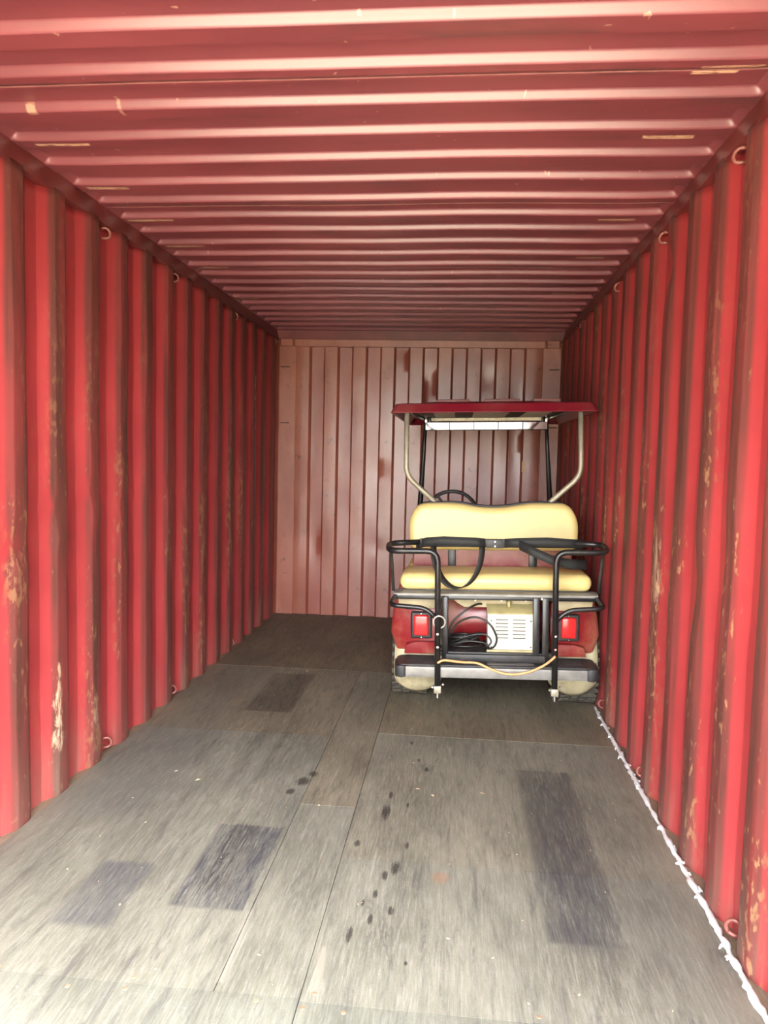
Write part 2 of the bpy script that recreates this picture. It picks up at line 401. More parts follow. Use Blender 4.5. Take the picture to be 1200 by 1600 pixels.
# roof: welded stamped sheets of five corrugations each
ceiling = empty('ceiling'); tag(ceiling, kind='structure')
def z_roof(yy, xx):
    t = ((yy-Y_C)/PITCH_R+0.5) % 1.0*PITCH_R-PITCH_R/2            # 0 at the middle of the slope facing the door
    hw, lo = 0.009, 0.0905
    if t < -hw: v = 1.0
    elif t < hw: v = 0.5-0.5*math.sin(t/hw*math.pi/2)
    elif t < hw+lo-0.02: v = 0.0
    else: v = min(1.0, (t-(hw+lo-0.02))/0.014)
    # second half of the period is the recess again
    e_ = max(0.0, min(1.0, (1.197-abs(xx))/0.030)); e_ = e_*e_*(3-2*e_)
    return v*0.026*e_
ys_all = []
k = -8
while True:
    b0 = Y_C+k*PITCH_R
    if b0 > LEN+0.2: break
    for t in (-.0975, -.07, -.04, -.012, -.009, -.006, -.003, 0, .003, .006, .009, .012, .04, .068, .079, .084, .089, .094, .100):
        yy = b0+t
        if 0.02 < yy < LEN+.01: ys_all.append(yy)
    k += 1
seam0 = Y_C+1.27*PITCH_R
cuts = [0.02]+[seam0+PITCH_R*5*i for i in range(-1, 5)]+[LEN+.01]
cuts = [cuts[0]]+[q for q in cuts[1:-1] if 0.1 < q < LEN-.1]+[cuts[-1]]
xs_r = [-1.215, -1.197, -1.187, -1.177, -1.167, -1.155, -1.14, -1.125, -1.11, -1.10]+[-1.1+2.2*i/22 for i in range(1, 22)]+[1.10, 1.11, 1.125, 1.14, 1.155, 1.167, 1.177, 1.187, 1.197, 1.215]
for a, b_ in zip(cuts, cuts[1:]):
    bm = NB(); yy_ = [a]+[q for q in ys_all if a+.002 < q < b_-.002]+[b_-.0015]; rows = []
    for yy in yy_:
        rows.append([bm.verts.new((xx, yy, H_CEIL+z_roof(yy, xx)+mnoise.noise((xx*1.3, yy*1.1, 5))*0.006*min(1, (1.215-abs(xx))/.2))) for xx in xs_r])
    for r0, r1 in zip(rows, rows[1:]):
        for j in range(len(xs_r)-1): bm.faces.new((r0[j], r1[j], r1[j+1], r0[j+1]))
    o = link('roof_sheet', bm, M_ROOF, ceiling, smooth=30)
    md = o.modifiers.new('sheet_thickness', 'SOLIDIFY'); md.thickness = 0.003; md.offset = -1.0 if o.data.polygons[0].normal.z < 0 else 1.0
    if b_ < LEN:
        link('weld_seam', tube(NB(), [(xx, b_, H_CEIL+.0005+mnoise.noise((xx*1.3, b_*1.1, 5))*0.006*min(1, (1.215-abs(xx))/.2)) for xx in [-1.15+.1*i for i in range(24)]], .0026, 6), M_WELD, ceiling)

# top side rails, floor angles, door frame
for i, sg in enumerate((-1, 1)):
    o = link('trim_%d' % (i+1), prism(NB(), [(sg*1.171, H_WALL), (sg*1.192, H_CEIL+.004), (sg*1.25, H_CEIL+.004), (sg*1.25, H_WALL)], 'y', 0.0, LEN+.02, 0.006), M_RAIL); tag(o, kind='structure')
for i, (x0, x1) in enumerate(((-1.24, -1.165), (1.163, 1.24))):
    o = link('trim_%d' % (i+3), box(NB(), x0, x1, 0.0, LEN+.01, -0.045, -0.004, 0.003), M_FLOOR); tag(o, kind='structure')
    o.color = (1.15, 1.0, 0.9, 1)
door = empty('door_1'); tag(door, kind='structure')
for sg in (-1, 1): link('door_post', box(NB(), min(sg*1.16, sg*1.26), max(sg*1.16, sg*1.26), -0.12, 0.06, -0.2, 2.5, 0.01), M_FRAME, door)
link('door_header', box(NB(), -1.16, 1.16, -0.12, 0.06, 2.35, 2.5, 0.01), M_FRAME, door)
link('door_sill', box(NB(), -1.16, 1.16, -0.12, 0.02, -0.2, -0.006, 0.01), M_FRAME, door)

# lashing rings welded into the corrugations
def ring_mesh(sg):
    pts = [(sg*.018, 0, 0), (-sg*.010, 0, .006), (-sg*.030, 0, -.012), (-sg*.034, 0, -.040), (-sg*.016, 0, -.056), (sg*.018, 0, -.058)]
    return tube(NB(), [(p[0]*.62, p[1]-p[0]*sg*.35, p[2]*.72) for p in fillet(pts, .014, 4)], .0062, 8)
for wall, sg, lst in ((wall_l, -1, [(2.775, 2.315), (3.575, 2.315), (4.675, 2.315), (5.78, 2.315), (2.775, .062), (3.565, .062), (4.655, .062)]),
                      (wall_r, 1, [(2.03, 2.318), (2.885, 2.318), (3.79, 2.318), (4.95, 2.318), (1.735, .062), (2.82, .062), (3.72, .062)])):
    base = None
    for (yy, zz) in lst:
        if base is None: o = base = link('lashing_ring', ring_mesh(sg), M_RING, wall, smooth=True)
        else: o = base.copy(); COL.objects.link(o)
        o.location = (sg*1.188, yy, zz)

# floor: dark base with plywood sheets as its pieces
floor = link('floor', box(NB(), -1.165, 1.163, 0.0, LEN+.01, -0.06, -0.026), M_DARKGAP); tag(floor, kind='structure')
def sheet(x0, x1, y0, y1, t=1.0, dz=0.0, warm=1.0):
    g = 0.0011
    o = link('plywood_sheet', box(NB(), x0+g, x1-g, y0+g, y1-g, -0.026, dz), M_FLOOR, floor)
    o.color = (t*warm, t, t/warm, 1); return o  # near sheets darkened and cooled, far ones warmed: lighting balance painted into colour
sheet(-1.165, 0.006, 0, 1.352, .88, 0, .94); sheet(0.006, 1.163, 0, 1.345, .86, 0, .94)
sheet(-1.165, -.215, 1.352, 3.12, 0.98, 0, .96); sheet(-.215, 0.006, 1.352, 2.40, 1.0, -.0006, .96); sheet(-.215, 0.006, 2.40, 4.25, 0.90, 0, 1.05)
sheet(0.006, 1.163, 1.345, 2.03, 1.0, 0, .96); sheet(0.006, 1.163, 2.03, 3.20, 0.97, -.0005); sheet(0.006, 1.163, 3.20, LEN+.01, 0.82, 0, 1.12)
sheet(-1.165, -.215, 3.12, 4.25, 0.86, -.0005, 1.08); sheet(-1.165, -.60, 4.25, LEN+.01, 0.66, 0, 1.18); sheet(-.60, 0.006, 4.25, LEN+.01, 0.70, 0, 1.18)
# screw heads along the near cross joint
bm = NB()
for xx in (-.95, -.80, -.58, -.42, -.10, .03, .13, .30, .45, .62, .80, .98, 1.08):
    for yy in (1.325, 1.375):
        if random.random() < .8: lathe(bm, [(0, .0005), (.0016, .0005), (.0010, .006), (0, .007)], (xx+random.uniform(-.02, .02), yy+random.uniform(-.008, .008), 0.0), 'z', 8)
o = link('screw_heads', bm, simple('rusty_screw_heads', (0.30, 0.21, 0.13), 0.5, 0.4), floor); tag(o, kind='stuff')
# crumbs on the floor
bm = NB(); rnd = random.Random(5)
def crumb(xx, yy, l, w_, a):
    d = Vector((math.cos(a), math.sin(a), 0))*l/2; n_ = Vector((-math.sin(a), math.cos(a), 0))*w_/2; p = Vector((xx, yy, .0005)); h = Vector((0, 0, rnd.uniform(.0015, .004)))
    b0 = [bm.verts.new(p-d), bm.verts.new(p+n_), bm.verts.new(p+d), bm.verts.new(p-n_)]; t0 = bm.verts.new(p+h+n_*rnd.uniform(-.5, .5))
    for i in range(4): bm.faces.new((b0[i], b0[(i+1) % 4], t0))
    bm.faces.new(b0[::-1])
for i in range(90): crumb(rnd.uniform(-1.05, 1.05), 1.25+rnd.random()**1.4*3.6, rnd.uniform(.005, .013), rnd.uniform(.003, .007), rnd.uniform(0, 6.3))
for (xx, yy) in ((-.72, 4.75), (-.55, 4.2), (.235, 2.6), (-.68, 2.55), (-.80, 2.62), (.30, 2.55), (.50, 2.6)): crumb(xx, yy, rnd.uniform(.02, .035), rnd.uniform(.01, .018), rnd.uniform(0, 6.3))
o = link('floor_crumbs', bm, simple('pale_crumbs', (0.36, 0.30, 0.20), 0.8, var=0.3, scale=20)); tag(o, 'tiny pale flakes and leaf crumbs scattered over the plywood floor', 'debris', kind='stuff')
# white sealant bead along the right-hand floor edge
bm = NB(); rnd = random.Random(11); pts = []; rad = []
yy = 0.7
while yy < 3.80:
    pts.append((1.158+mnoise.noise((yy*3, 0, 0))*.006+rnd.uniform(-.003, .003), yy, .002)); rad.append((.0082+rnd.uniform(-.003, .004)+max(0, 2.4-yy)*.0010)); yy += rnd.uniform(.012, .03)
tube(bm, pts, rad, 8)
for i in range(34):
    q = rnd.choice(pts); l = rnd.uniform(.004, .011)*(2.2 if rnd.random() < .10 else 1); sd = rnd.choice((-1, -1, 1))
    tube(bm, [q, (q[0]+sd*(.008+l*.5), q[1]+rnd.uniform(-.01, .01), .004), (q[0]+sd*(.008+l), q[1]+rnd.uniform(-.02, .02), .002)], [.007, .005, .0025], 6)
o = link('sealant_bead', bm, M_SEAL, smooth=True); tag(o, 'ragged white sealant line along the floor edge by the right-hand wall', 'sealant')

# ------------------------------------------------------------------ golf cart
M_CREAM = simple('cream_vinyl', (0.66, 0.53, 0.215), 0.42, var=0.05, scale=8, bmp=0.03)
M_ROOFP = simple('maroon_roof_plastic', (0.16, 0.004, 0.014), 0.36, var=0.08, scale=10, dust=0.12)
M_ROOFT = simple('lit_dusty_roof_ribs', (0.20, 0.08, 0.07), 0.5, var=0.1, scale=10, dust=0.3)  # grey-pink ribs: the light on them painted into the colour, plus dust
M_UNDER = simple('black_roof_lining', (0.045, 0.035, 0.032), 0.6, var=0.2, scale=8)
M_UNDERC = simple('beige_roof_panel', (0.50, 0.44, 0.34), 0.6)
M_BODY = simple('dusty_red_body', (0.20, 0.010, 0.013), 0.28, var=0.1, scale=12, dust=0.5, dustcol=(0.34, 0.24, 0.13))
M_BLK = simple('black_powder_coat', (0.010, 0.010, 0.0105), 0.34, var=0.2, scale=30, dust=0.10, dustcol=(0.16, 0.14, 0.10))
M_BLKP = simple('black_plastic', (0.020, 0.020, 0.021), 0.5, var=0.2, scale=30, dust=0.2, dustcol=(0.14, 0.125, 0.09))
M_WEB = simple('black_webbing', (0.017, 0.018, 0.017), 0.7, var=0.2, scale=80)
M_STEEL = simple('dull_steel', (0.34, 0.31, 0.23), 0.48, 0.35, var=0.12, scale=25)
M_ALU = simple('grey_step_trim', (0.21, 0.205, 0.19), 0.42, 0.35, var=0.15, scale=18, dust=0.2)
M_CHROME = simple('bright_bolts', (0.85, 0.83, 0.78), 0.2, 1.0, var=0.05)
M_MIRROR = simple('mirror_glass', (0.94, 0.94, 0.92), 0.06, 1.0, var=0.01)
M_WHITE = simple('white_bar_plastic', (0.86, 0.80, 0.62), 0.5)
M_BEIGE = simple('dusty_beige_plastic', (0.44, 0.37, 0.22), 0.6, var=0.15, scale=10, dust=0.3)
M_FLAP = simple('cream_mud_guard', (0.44, 0.385, 0.235), 0.6, var=0.25, scale=22, dust=0.75, dustcol=(0.15, 0.13, 0.085))
M_TYRE = simple('dusty_tyre_rubber', (0.050, 0.045, 0.036), 0.8, var=0.25, scale=30, dust=0.5, dustcol=(0.15, 0.13, 0.085))
M_LENS = simple('red_lamp_lens', (0.62, 0.025, 0.025), 0.15, var=0.1, scale=60)
M_BOXW = simple('white_enamel_case', (0.60, 0.585, 0.48), 0.4, var=0.04, scale=10, dust=0.12)
M_BOXT = simple('olive_case_top', (0.40, 0.35, 0.16), 0.5, var=0.15, scale=16, dust=0.3)
M_SLOT = simple('dark_vent_slot', (0.03, 0.028, 0.025), 0.8)
M_ORANGE = simple('tan_orange_cord', (0.72, 0.36, 0.15), 0.6, var=0.1, scale=60)
M_CABLE = simple('black_rubber_cable', (0.012, 0.012, 0.012), 0.38, var=0.2)

XC, LEAN = 0.592, 0.026             # cart centre line; the body leans a little to its left
cart = empty('golf_cart', (XC, 3.9, 0.0)); cart.rotation_euler = (0, -LEAN, 0)
tag(cart, 'golf cart with maroon roof and cream seats parked at the far end', 'golf cart')
YO = 3.9
def cp(name, bm, m, parent=cart, smooth=35):
    """A cart part: meshes are written with world Y, x from the centre line."""
    for v in bm.verts: v.co.y -= YO
    return link(name, bm, m, parent, smooth)
def bolt(p, r=.008, parent=cart, ax='y'):
    bm = NB(); lathe(bm, [(-.006, .0005), (-.006, r*.7), (-.003, r), (.002, r), (.002, .0005)], p, ax, 10); return cp('bolt', bm, M_CHROME, parent)

# wheels (upright on the floor, so the lean is taken out)
UN = Matrix.Rotation(LEAN, 4, 'Y')
def wheel(x, y, w_, r):
    t = empty('wheel', (0, 0, 0)); t.parent = cart; t.location = UN @ Vector((x, y-YO, r)); t.rotation_euler = (0, LEAN, 0)
    h = w_/2; bm = NB()
    lathe(bm, [(-h*.72, r*.58), (-h, r*.70), (-h*.98, r*.86), (-h*.82, r*.965), (-h*.4, r*.985), (h*.4, r*.985), (h*.82, r*.965), (h*.98, r*.86), (h, r*.70), (h*.72, r*.58)], (0, 0, 0), 'x', 40)
    link('tyre', bm, M_TYRE, t, 40)
    bm = NB()
    for i in range(30):                                  # tread lugs
        a = 2*math.pi*i/30
        for j, (x0, x1) in enumerate(((-h*.97, -h*.45), (-h*.38, h*.02), (h*.08, h*.42), (h*.47, h*.97))):
            aa = a+(j % 2)*math.pi/30; n0 = len(bm.verts)
            q = NB(); box(q, x0, x1, -r*.055, r*.055, r*.955, r*1.0, .003, 1)
            R = Matrix.Rotation(aa, 4, 'X') @ Matrix.Rotation(.25*(1 if j < 2 else -1), 4, 'Z')
            for v in q.verts: v.co = R @ v.co
            tmp = bpy.data.meshes.new('t'); q.to_mesh(tmp); q.free(); bm.from_mesh(tmp); bpy.data.meshes.remove(tmp)
    link('tread', bm, M_TYRE, t)
    bm = NB(); lathe(bm, [(-h*.75, r*.6), (-h*.75, r*.5), (-h*.35, r*.42), (-h*.35, .001), (h*.35, .001), (h*.35, r*.42), (h*.75, r*.5), (h*.75, r*.6)], (0, 0, 0), 'x', 28)
    link('rim', bm, M_STEEL, t, 35)
for sg in (-1, 1):
    wheel(sg*.468, 3.905, .205, .225); wheel(sg*.44, 5.42, .19, .215)
bm = NB(); lathe(bm, [(-.40, .001), (-.40, .03), (.40, .03), (.40, .001)], (0, 3.905, .225), 'x', 14, False); lathe(bm, [(-.09, .001), (-.08, .08), (.08, .08), (.09, .001)], (.05, 3.905, .235), 'x', 18, False)
cp('rear_axle', bm, M_BLK)
bm = NB(); lathe(bm, [(-.38, .001), (-.38, .022), (.38, .022), (.38, .001)], (0, 5.42, .215), 'x', 12, False); cp('front_axle', bm, M_BLK)

# rear body quarters with wheel arches
def arch(r, a0, a1, n=10): return [(3.905+r*math.cos(math.radians(a0+(a1-a0)*i/n)), .225+r*math.sin(math.radians(a0+(a1-a0)*i/n))) for i in range(n+1)]
side = [(3.66, .600), (3.640, .52), (3.632, .42), (3.640, .325), (3.672, .312)]+arch(.248, 158, 18)+[(4.20, .29), (4.70, .29), (4.70, .50), (4.30, .60)]
for sg in (-1, 1):
    bm = NB(); prism(bm, side, 'x', sg*.300, sg*.560, .016, 3)
    for v in bm.verts:                                   # tumblehome: the flank curves in towards its foot and rear corner
        if abs(v.co.x) > .45:
            k_ = (abs(v.co.x)-.45)/.11
            v.co.x -= sg*k_*(.045*max(0, (.42-v.co.z)/.13)**1.5 if v.co.z < .42 else .02*(v.co.z-.42)/.2)
            v.co.y += k_*k_*.035*max(0, (3.75-v.co.y)/.12)
    q = cp('rear_quarter', bm, M_BODY)
    # stepped bumper ledge under the lamp
    bm = NB(); prism(bm, [(sg*.300, .385), (sg*.43, .375), (sg*.475, .365), (sg*.485, .312), (sg*.315, .312), (sg*.305, .335)], 'y', 3.608, 3.655, .007, 2); cp('bumper_ledge', bm, M_BODY, q)
    # lamp: frame and lens
    lx = sg*.392
    bm = NB(); box(bm, lx-.058, lx+.058, 3.618, 3.65, .392, .540, .012, 3); fr = cp('tail_lamp', bm, M_BLKP)
    fr['label'] = 'red tail lamp in a black surround'
    bm = NB(); box(bm, lx-.040, lx+.040, 3.603, 3.64, .412, .525, .010, 3); cp('lens', bm, M_LENS, fr)
    for zz in (.402, .532): bolt((lx, 3.616, zz), .004, fr)
    # beige inner panel under the seat rail
    bm = NB(); prism(bm, [(sg*.31, .660), (sg*.525, .660), (sg*.515, .585), (sg*.49, .555), (sg*.32, .560)], 'y', 3.612, 3.66, .008, 2); cp('under_seat_panel', bm, M_BEIGE)
    bolt((sg*.40, 3.612, .617), .006)
    # mud guard sheet behind the tyre, following its curve
    bm = NB(); rows = []
    for i in range(15):
        a = math.radians(128+i*((224 if sg < 0 else 215)-128)/14); ro = .248
        yy, zz = 3.905+ro*math.cos(a), .225+ro*math.sin(a)
        nar = max(0, (i-10)/4)**2*.055
        xa, xb = .285+nar*1.4, .548-nar
        rows.append([(sg*(xa+(xb-xa)*j/8), yy-.004*math.sin(math.pi*j/8), zz+.018*max(0, (i-8)/6)*(abs(j-4)/4)**3) for j in range(9)])
    V = [[bm.verts.new(UN @ Vector((p[0], p[1]-YO, p[2]+.004)) + Vector((0, YO, 0))) for p in r] for r in rows]
    for a, b_ in zip(V, V[1:]):
        for j in range(8): bm.faces.new((a[j], a[j+1], b_[j+1], b_[j]))
    o = cp('mud_guard', bm, M_FLAP, smooth=True); md = o.modifiers.new('thickness', 'SOLIDIFY'); md.thickness = .006

# middle: red access panel, well floor, frame uprights, front shell
bm = NB(); pr = [(3.90, .29), (3.84, .31), (3.80, .36), (3.775, .43), (3.785, .50), (3.81, .57), (3.85, .62), (3.95, .62), (3.95, .29)]
prism(bm, pr, 'x', -.300, .300, .006, 2); cp('access_panel', bm, M_BODY)
bm = NB(); prism(bm, [(-.24, .622), (.24, .622), (.24, .585), (.20, .562), (-.16, .562), (-.20, .585)], 'y', 3.66, 3.70, .006, 2); cp('under_seat_panel', bm, M_BEIGE)
for xx in (-.10, .04, .17): bolt((xx, 3.658, .602), .005)
bm = NB(); box(bm, -.300, .300, 3.545, 3.90, .320, .344, .004); cp('well_floor', bm, M_BLKP)
bm = NB(); box(bm, -.26, .26, 3.515, 3.54, .300, .338, .005); cp('well_lip', bm, M_BLKP)
for xx in (-.262, .215, .262):
    bm = NB(); box(bm, xx-.017, xx+.017, 3.535, 3.565, .29, .64, .005); cp('frame_upright', bm, M_BLK)
bm = NB(); box(bm, -.32, -.27, 3.575, 3.62, .29, .345, .006); cp('tow_bracket', bm, M_BEIGE)
bm = NB(); box(bm, .27, .32, 3.575, 3.62, .29, .345, .006); cp('tow_bracket', bm, M_BLK)
# front part of the body: floor pan, seat base, cowl, dash
bm = NB(); box(bm, -.54, .54, 4.10, 5.30, .27, .31, .008); cp('floor_pan', bm, M_BLKP)
bm = NB(); prism(bm, [(3.95, .31), (3.95, .64), (4.62, .64), (4.68, .60), (4.70, .31)], 'x', -.54, .54, .02, 3); cp('seat_base', bm, M_BODY)
bm = NB(); prism(bm, [(5.18, .30), (5.10, .62), (5.12, .84), (5.22, .90), (5.42, .82), (5.68, .62), (5.80, .45), (5.80, .32), (5.66, .30), (5.645, .33)]+[(5.42+.24*math.cos(math.radians(a)), .215+.24*math.sin(math.radians(a))) for a in range(30, 151, 15)], 'x', -.53, .53, .03, 3); cp('front_cowl', bm, M_BODY)
bm = NB(); box(bm, -.50, .50, 5.02, 5.14, .70, .86, .02); cp('dashboard', bm, M_BLKP)
bm = NB(); tube(bm, [(-.27, 5.20, .50), (-.27, 4.86, .93)], .02, 12); cp('steering_column', bm, M_BLKP)
# steering wheel
Mw = Matrix.Translation((-.240, 4.84, .985)) @ Matrix.Rotation(math.radians(62), 4, 'X')
bm = NB(); tube(bm, [Mw @ Vector((.175*math.cos(a), .175*math.sin(a), 0)) for a in [2*math.pi*i/36 for i in range(36)]], .013, 10, closed=True); sw = cp('steering_wheel', bm, M_BLKP, smooth=True)
bm = NB()
for a in (0, 2.2, 4.1): tube(bm, [Mw @ Vector((0, 0, -.02)), Mw @ Vector((.17*math.cos(a), .17*math.sin(a), 0))], .010, 8)
cp('spoke', bm, M_BLKP, sw)

# roof
def roof_ring(hx, y0, y1, r, z, n=5):
    out = []
    for (cx, cy, a0) in ((hx-r, y0+r, -90), (hx-r, y1-r, 0), (-hx+r, y1-r, 90), (-hx+r, y0+r, 180)):
        for i in range(n+1):
            a = math.radians(a0+90*i/n); out.append((cx+r*math.cos(a), cy+r*math.sin(a), z))
    return out
bm = NB(); RZ = 1.630
rings = [roof_ring(.530, 3.932, 5.438, .02, RZ+.046), roof_ring(.566, 3.905, 5.465, .025, RZ), roof_ring(.580, 3.89, 5.48, .025, RZ), roof_ring(.583, 3.888, 5.482, .025, RZ+.005),
         roof_ring(.556, 3.910, 5.460, .03, RZ+.050), roof_ring(.550, 3.918, 5.452, .03, RZ+.054), roof_ring(.52, 3.955, 5.415, .03, RZ+.058)]
V = [[bm.verts.new(p) for p in r] for r in rings]; n_ = len(V[0])
for a, b_ in zip(V, V[1:]):
    for i in range(n_): bm.faces.new((a[i], a[(i+1) % n_], b_[(i+1) % n_], b_[i]))
bm.faces.new(V[0][::-1]); bm.faces.new(V[-1])
roof = cp('roof', bm, M_ROOFP, smooth=30)
bm = NB(); r1 = [roof_ring(.42, 3.99, 5.36, .1, RZ+.056), roof_ring(.40, 4.02, 5.33, .1, RZ+.070), roof_ring(.33, 4.10, 5.25, .1, RZ+.074)]
V = [[bm.verts.new(p) for p in r] for r in r1]
for a, b_ in zip(V, V[1:]):
    for i in range(n_): bm.faces.new((a[i], a[(i+1) % n_], b_[(i+1) % n_], b_[i]))
bm.faces.new(V[-1]); bm.faces.new(V[0][::-1]); cp('raised_panel', bm, M_ROOFP, roof, 30)
for (x0, x1) in ((-.31, -.15), (-.03, .14), (.25, .37)):
    bm = NB(); box(bm, x0-.02, x1+.02, 4.02, 4.9, RZ+.058, RZ+.084, .008); cp('roof_rib', bm, M_ROOFT, roof)
bm = NB(); box(bm, -.50, .50, 3.98, 5.40, RZ+.040, RZ+.047, .003); lin = cp('roof_lining', bm, M_UNDER, roof)
for (x0, x1) in ((-.36, -.22), (-.10, .13), (.24, .40)):
    bm = NB(); box(bm, x0, x1, 4.3, 5.3, RZ+.034, RZ+.042, .003); cp('lining_panel', bm, M_UNDERC, lin)
# roof frame, cross bar, mirror
for sg in (-1, 1):
    bm = NB(); tube(bm, fillet([(sg*.492, 3.98, RZ+.034), (sg*.492, 4.6, RZ+.034), (sg*.455, 5.16, RZ+.030)], .2), .012, 8); cp('roof_rail', bm, M_BLK)
    # rear struts: down from the roof, then in towards the backrest
    bm = NB(); tube(bm, fillet([(sg*.492, 3.96, RZ+.040), (sg*.497, 3.95, 1.272), (sg*.285, 3.985, 1.075), (sg*.27, 4.0, .80)], .06), .0150, 12); st = cp('rear_strut', bm, M_STEEL, smooth=True)
    bm = NB(); box(bm, sg*.492-.02, sg*.492+.02, 3.945, 4.0, RZ+.030, RZ+.050, .002); cp('strut_foot', bm, M_CHROME, st)
    # front struts
    bm = NB(); tube(bm, [(sg*.437, 5.17, RZ+.045), (sg*.452, 5.20, 1.42), (sg*.482, 5.26, 1.02), (sg*.487, 5.29, .70)], [.013, .015, .021, .021], 10); cp('front_strut', bm, M_BLK, smooth=True)
    for k_, dx in enumerate((.405, .432)):
        bm = NB(); box(bm, sg*dx-.010, sg*dx+.010, 5.10, 5.17, 1.615+.012*k_, 1.675, .003); cp('mirror_clamp', bm, M_CHROME if k_ else M_BLK)
bm = NB(); box(bm, -.405, .405, 5.115, 5.15, 1.641, 1.666, .006); cp('cross_bar', bm, M_WHITE)
bm = NB(); box(bm, -.440, .440, 5.095, 5.118, 1.574, 1.634, .005); mir = cp('mirror', bm, M_BLKP)
mir['label'] = 'wide five panel rear view mirror'
for i in range(5):
    x0 = -.436+i*.1745; bm = NB(); a_ = (i-2)*.012
    P = [(x0+.0032, 5.094+a_*0, 1.580), (x0+.1713, 5.094, 1.580), (x0+.1713, 5.094, 1.630), (x0+.0032, 5.094, 1.630)]
    A = [bm.verts.new(p) for p in P]; B = [bm.verts.new((p[0], p[1]-.005, p[2])) for p in P]
    for v, q in zip(B, (0, 1, 1, 0)): v.co.y -= (.003 if (q == 0) == (i < 2) and i != 2 else 0)
    bm.faces.new(A); bm.faces.new(B[::-1])
    for j in range(4): bm.faces.new((A[j], B[j], B[(j+1) % 4], A[(j+1) % 4]))
    for v in bm.verts: v.co.y -= (v.co.z-1.580)*.20
    cp('mirror_panel', bm, M_MIRROR, mir, False)

# seats
def cushion(name, outline, y0, y1, rb, m, parent=cart, lean=0.0, crown=0.0):
    """Upholstered block: rounded outline in x,z given from the outside in; bulging faces."""
    bm = NB(); n = len(outline); cxm = sum(p[0] for p in outline)/n; czm = sum(p[1] for p in outline)/n
    steps = [(1.0, y1, 0)]
    L = []
    K = 6
    def ring(inset, yy):
        r = []
        for i, p in enumerate(outline):
            a, b_ = Vector(outline[i-1]), Vector(outline[(i+1) % n]); t = (b_-a).normalized(); nn = Vector((-t.y, t.x))
            q = Vector(p)+nn*inset; r.append(bm.verts.new((q.x, yy+lean*(q.y-czm), q.y)))
        return r
    for k_ in range(K+1):
        a = math.pi/2*k_/K; L.append(ring(rb*(1-math.sin(a)), y0+rb*(1-math.cos(a))))
    L = [ring(rb*1.12, y0)]+L+[ring(rb*(1-math.sin(math.pi/2*(K-k_)/K)), y1-rb*(1-math.cos(math.pi/2*(K-k_)/K))) for k_ in range(K+1)]
    for a, b_ in zip(L, L[1:]):
        for i in range(n): bm.faces.new((a[i], a[(i+1) % n], b_[(i+1) % n], b_[i]))
    for rng, sgn_ in ((L[0], -1), (L[-1], 1)):            # crowned faces
        prev = rng
        for f_, h in ():
            cur = []
            for v in rng:
                q = bm.verts.new((cxm+(v.co.x-cxm)*(f_+(1-f_)*.35 if f_ > .3 else f_), 0, czm+(v.co.z-czm)*f_)); q.co.y = v.co.y+sgn_*crown*h+lean*(q.co.z-v.co.z); cur.append(q)
            for i in range(n): bm.faces.new((prev[i], prev[(i+1) % n], cur[(i+1) % n], cur[i]))
            prev = cur
        bm.faces.new(prev)
    return cp(name, bm, m, parent, 60)
def rounded(pts, r, n=5):
    P = [Vector((p[0], p[1], 0)) for p in pts]; out = []; m_ = len(P)
    for i in range(m_):
        a, b_, c_ = P[i-1], P[i], P[(i+1) % m_]; rr = min(r[i] if isinstance(r, list) else r, (a-b_).length*.48, (c_-b_).length*.48)
        p1 = b_+(a-b_).normalized()*rr; p2 = b_+(c_-b_).normalized()*rr
        for k_ in range(n+1):
            t = k_/n; q = p1*(1-t)**2+b_*2*t*(1-t)+p2*t*t; out.append((q.x, q.y))
    return out
back_out = rounded([(-.472, .85), (.472, .85), (.478, 1.02), (.425, 1.115), (.20, 1.118), (.07, 1.092), (-.07, 1.092), (-.20, 1.118), (-.425, 1.115), (-.478, 1.02)], [.05, .05, .09, .10, .12, .10, .10, .12, .10, .09])
bk = cushion('rear_backrest', back_out, 3.86, 3.955, .036, M_CREAM, lean=.12, crown=.005)
shell = rounded([(-.462, .87), (.462, .87), (.468, 1.02), (.42, 1.120), (.20, 1.126), (.07, 1.101), (-.07, 1.101), (-.20, 1.126), (-.42, 1.120), (-.468, 1.02)], [.05, .05, .09, .10, .12, .10, .10, .12, .10, .09])
cushion('seat_shell', shell, 3.953, 3.975, .006, M_BLKP, lean=.12)
cushion('front_backrest', back_out, 3.990, 4.075, .036, M_CREAM, lean=.12, crown=.010)
def seat(name, hx, y0, y1, z0, z1, m):
    """Flat cushion with soft rounded edges and a gently crowned top."""
    bm = NB(); box(bm, -hx, hx, y0, y1, z0, z1, .042, 6)
    return cp(name, bm, m, cart, True)
seat('rear_seat', .508, 3.580, 3.93, .664, .755, M_CREAM)
seat('front_seat', .50, 4.10, 4.66, .645, .745, M_CREAM)
bm = NB(); box(bm, -.495, .495, 3.60, 3.92, .648, .668, .004); cp('seat_board', bm, M_BLKP)
for sg in (-1, 1):
    bm = NB(); box(bm, sg*.23-.022, sg*.23+.022, 3.915, 3.935, .66, .90, .004); cp('seat_bracket', bm, M_BLK)
bm = NB(); prism(bm, rounded([(-.46, .63), (.46, .63), (.45, .88), (-.45, .88)], .02, 3), 'y', 3.940, 3.956, .004, 1); cp('seat_back_panel', bm, M_BODY)
# seat rail across the back
bm = NB(); prism(bm, [(3.565, .628), (3.558, .634), (3.558, .652), (3.575, .660), (3.625, .662), (3.625, .628)], 'x', -.535, .535, .002, 1); rail = cp('seat_rail', bm, M_ALU)
bm = NB(); box(bm, -.525, .525, 3.550, 3.560, .622, .640, .002); cp('rail_channel', bm, M_BLK, rail)
for xx in (-.262, .215, .245): bolt((xx, 3.552, .633), .009, rail)

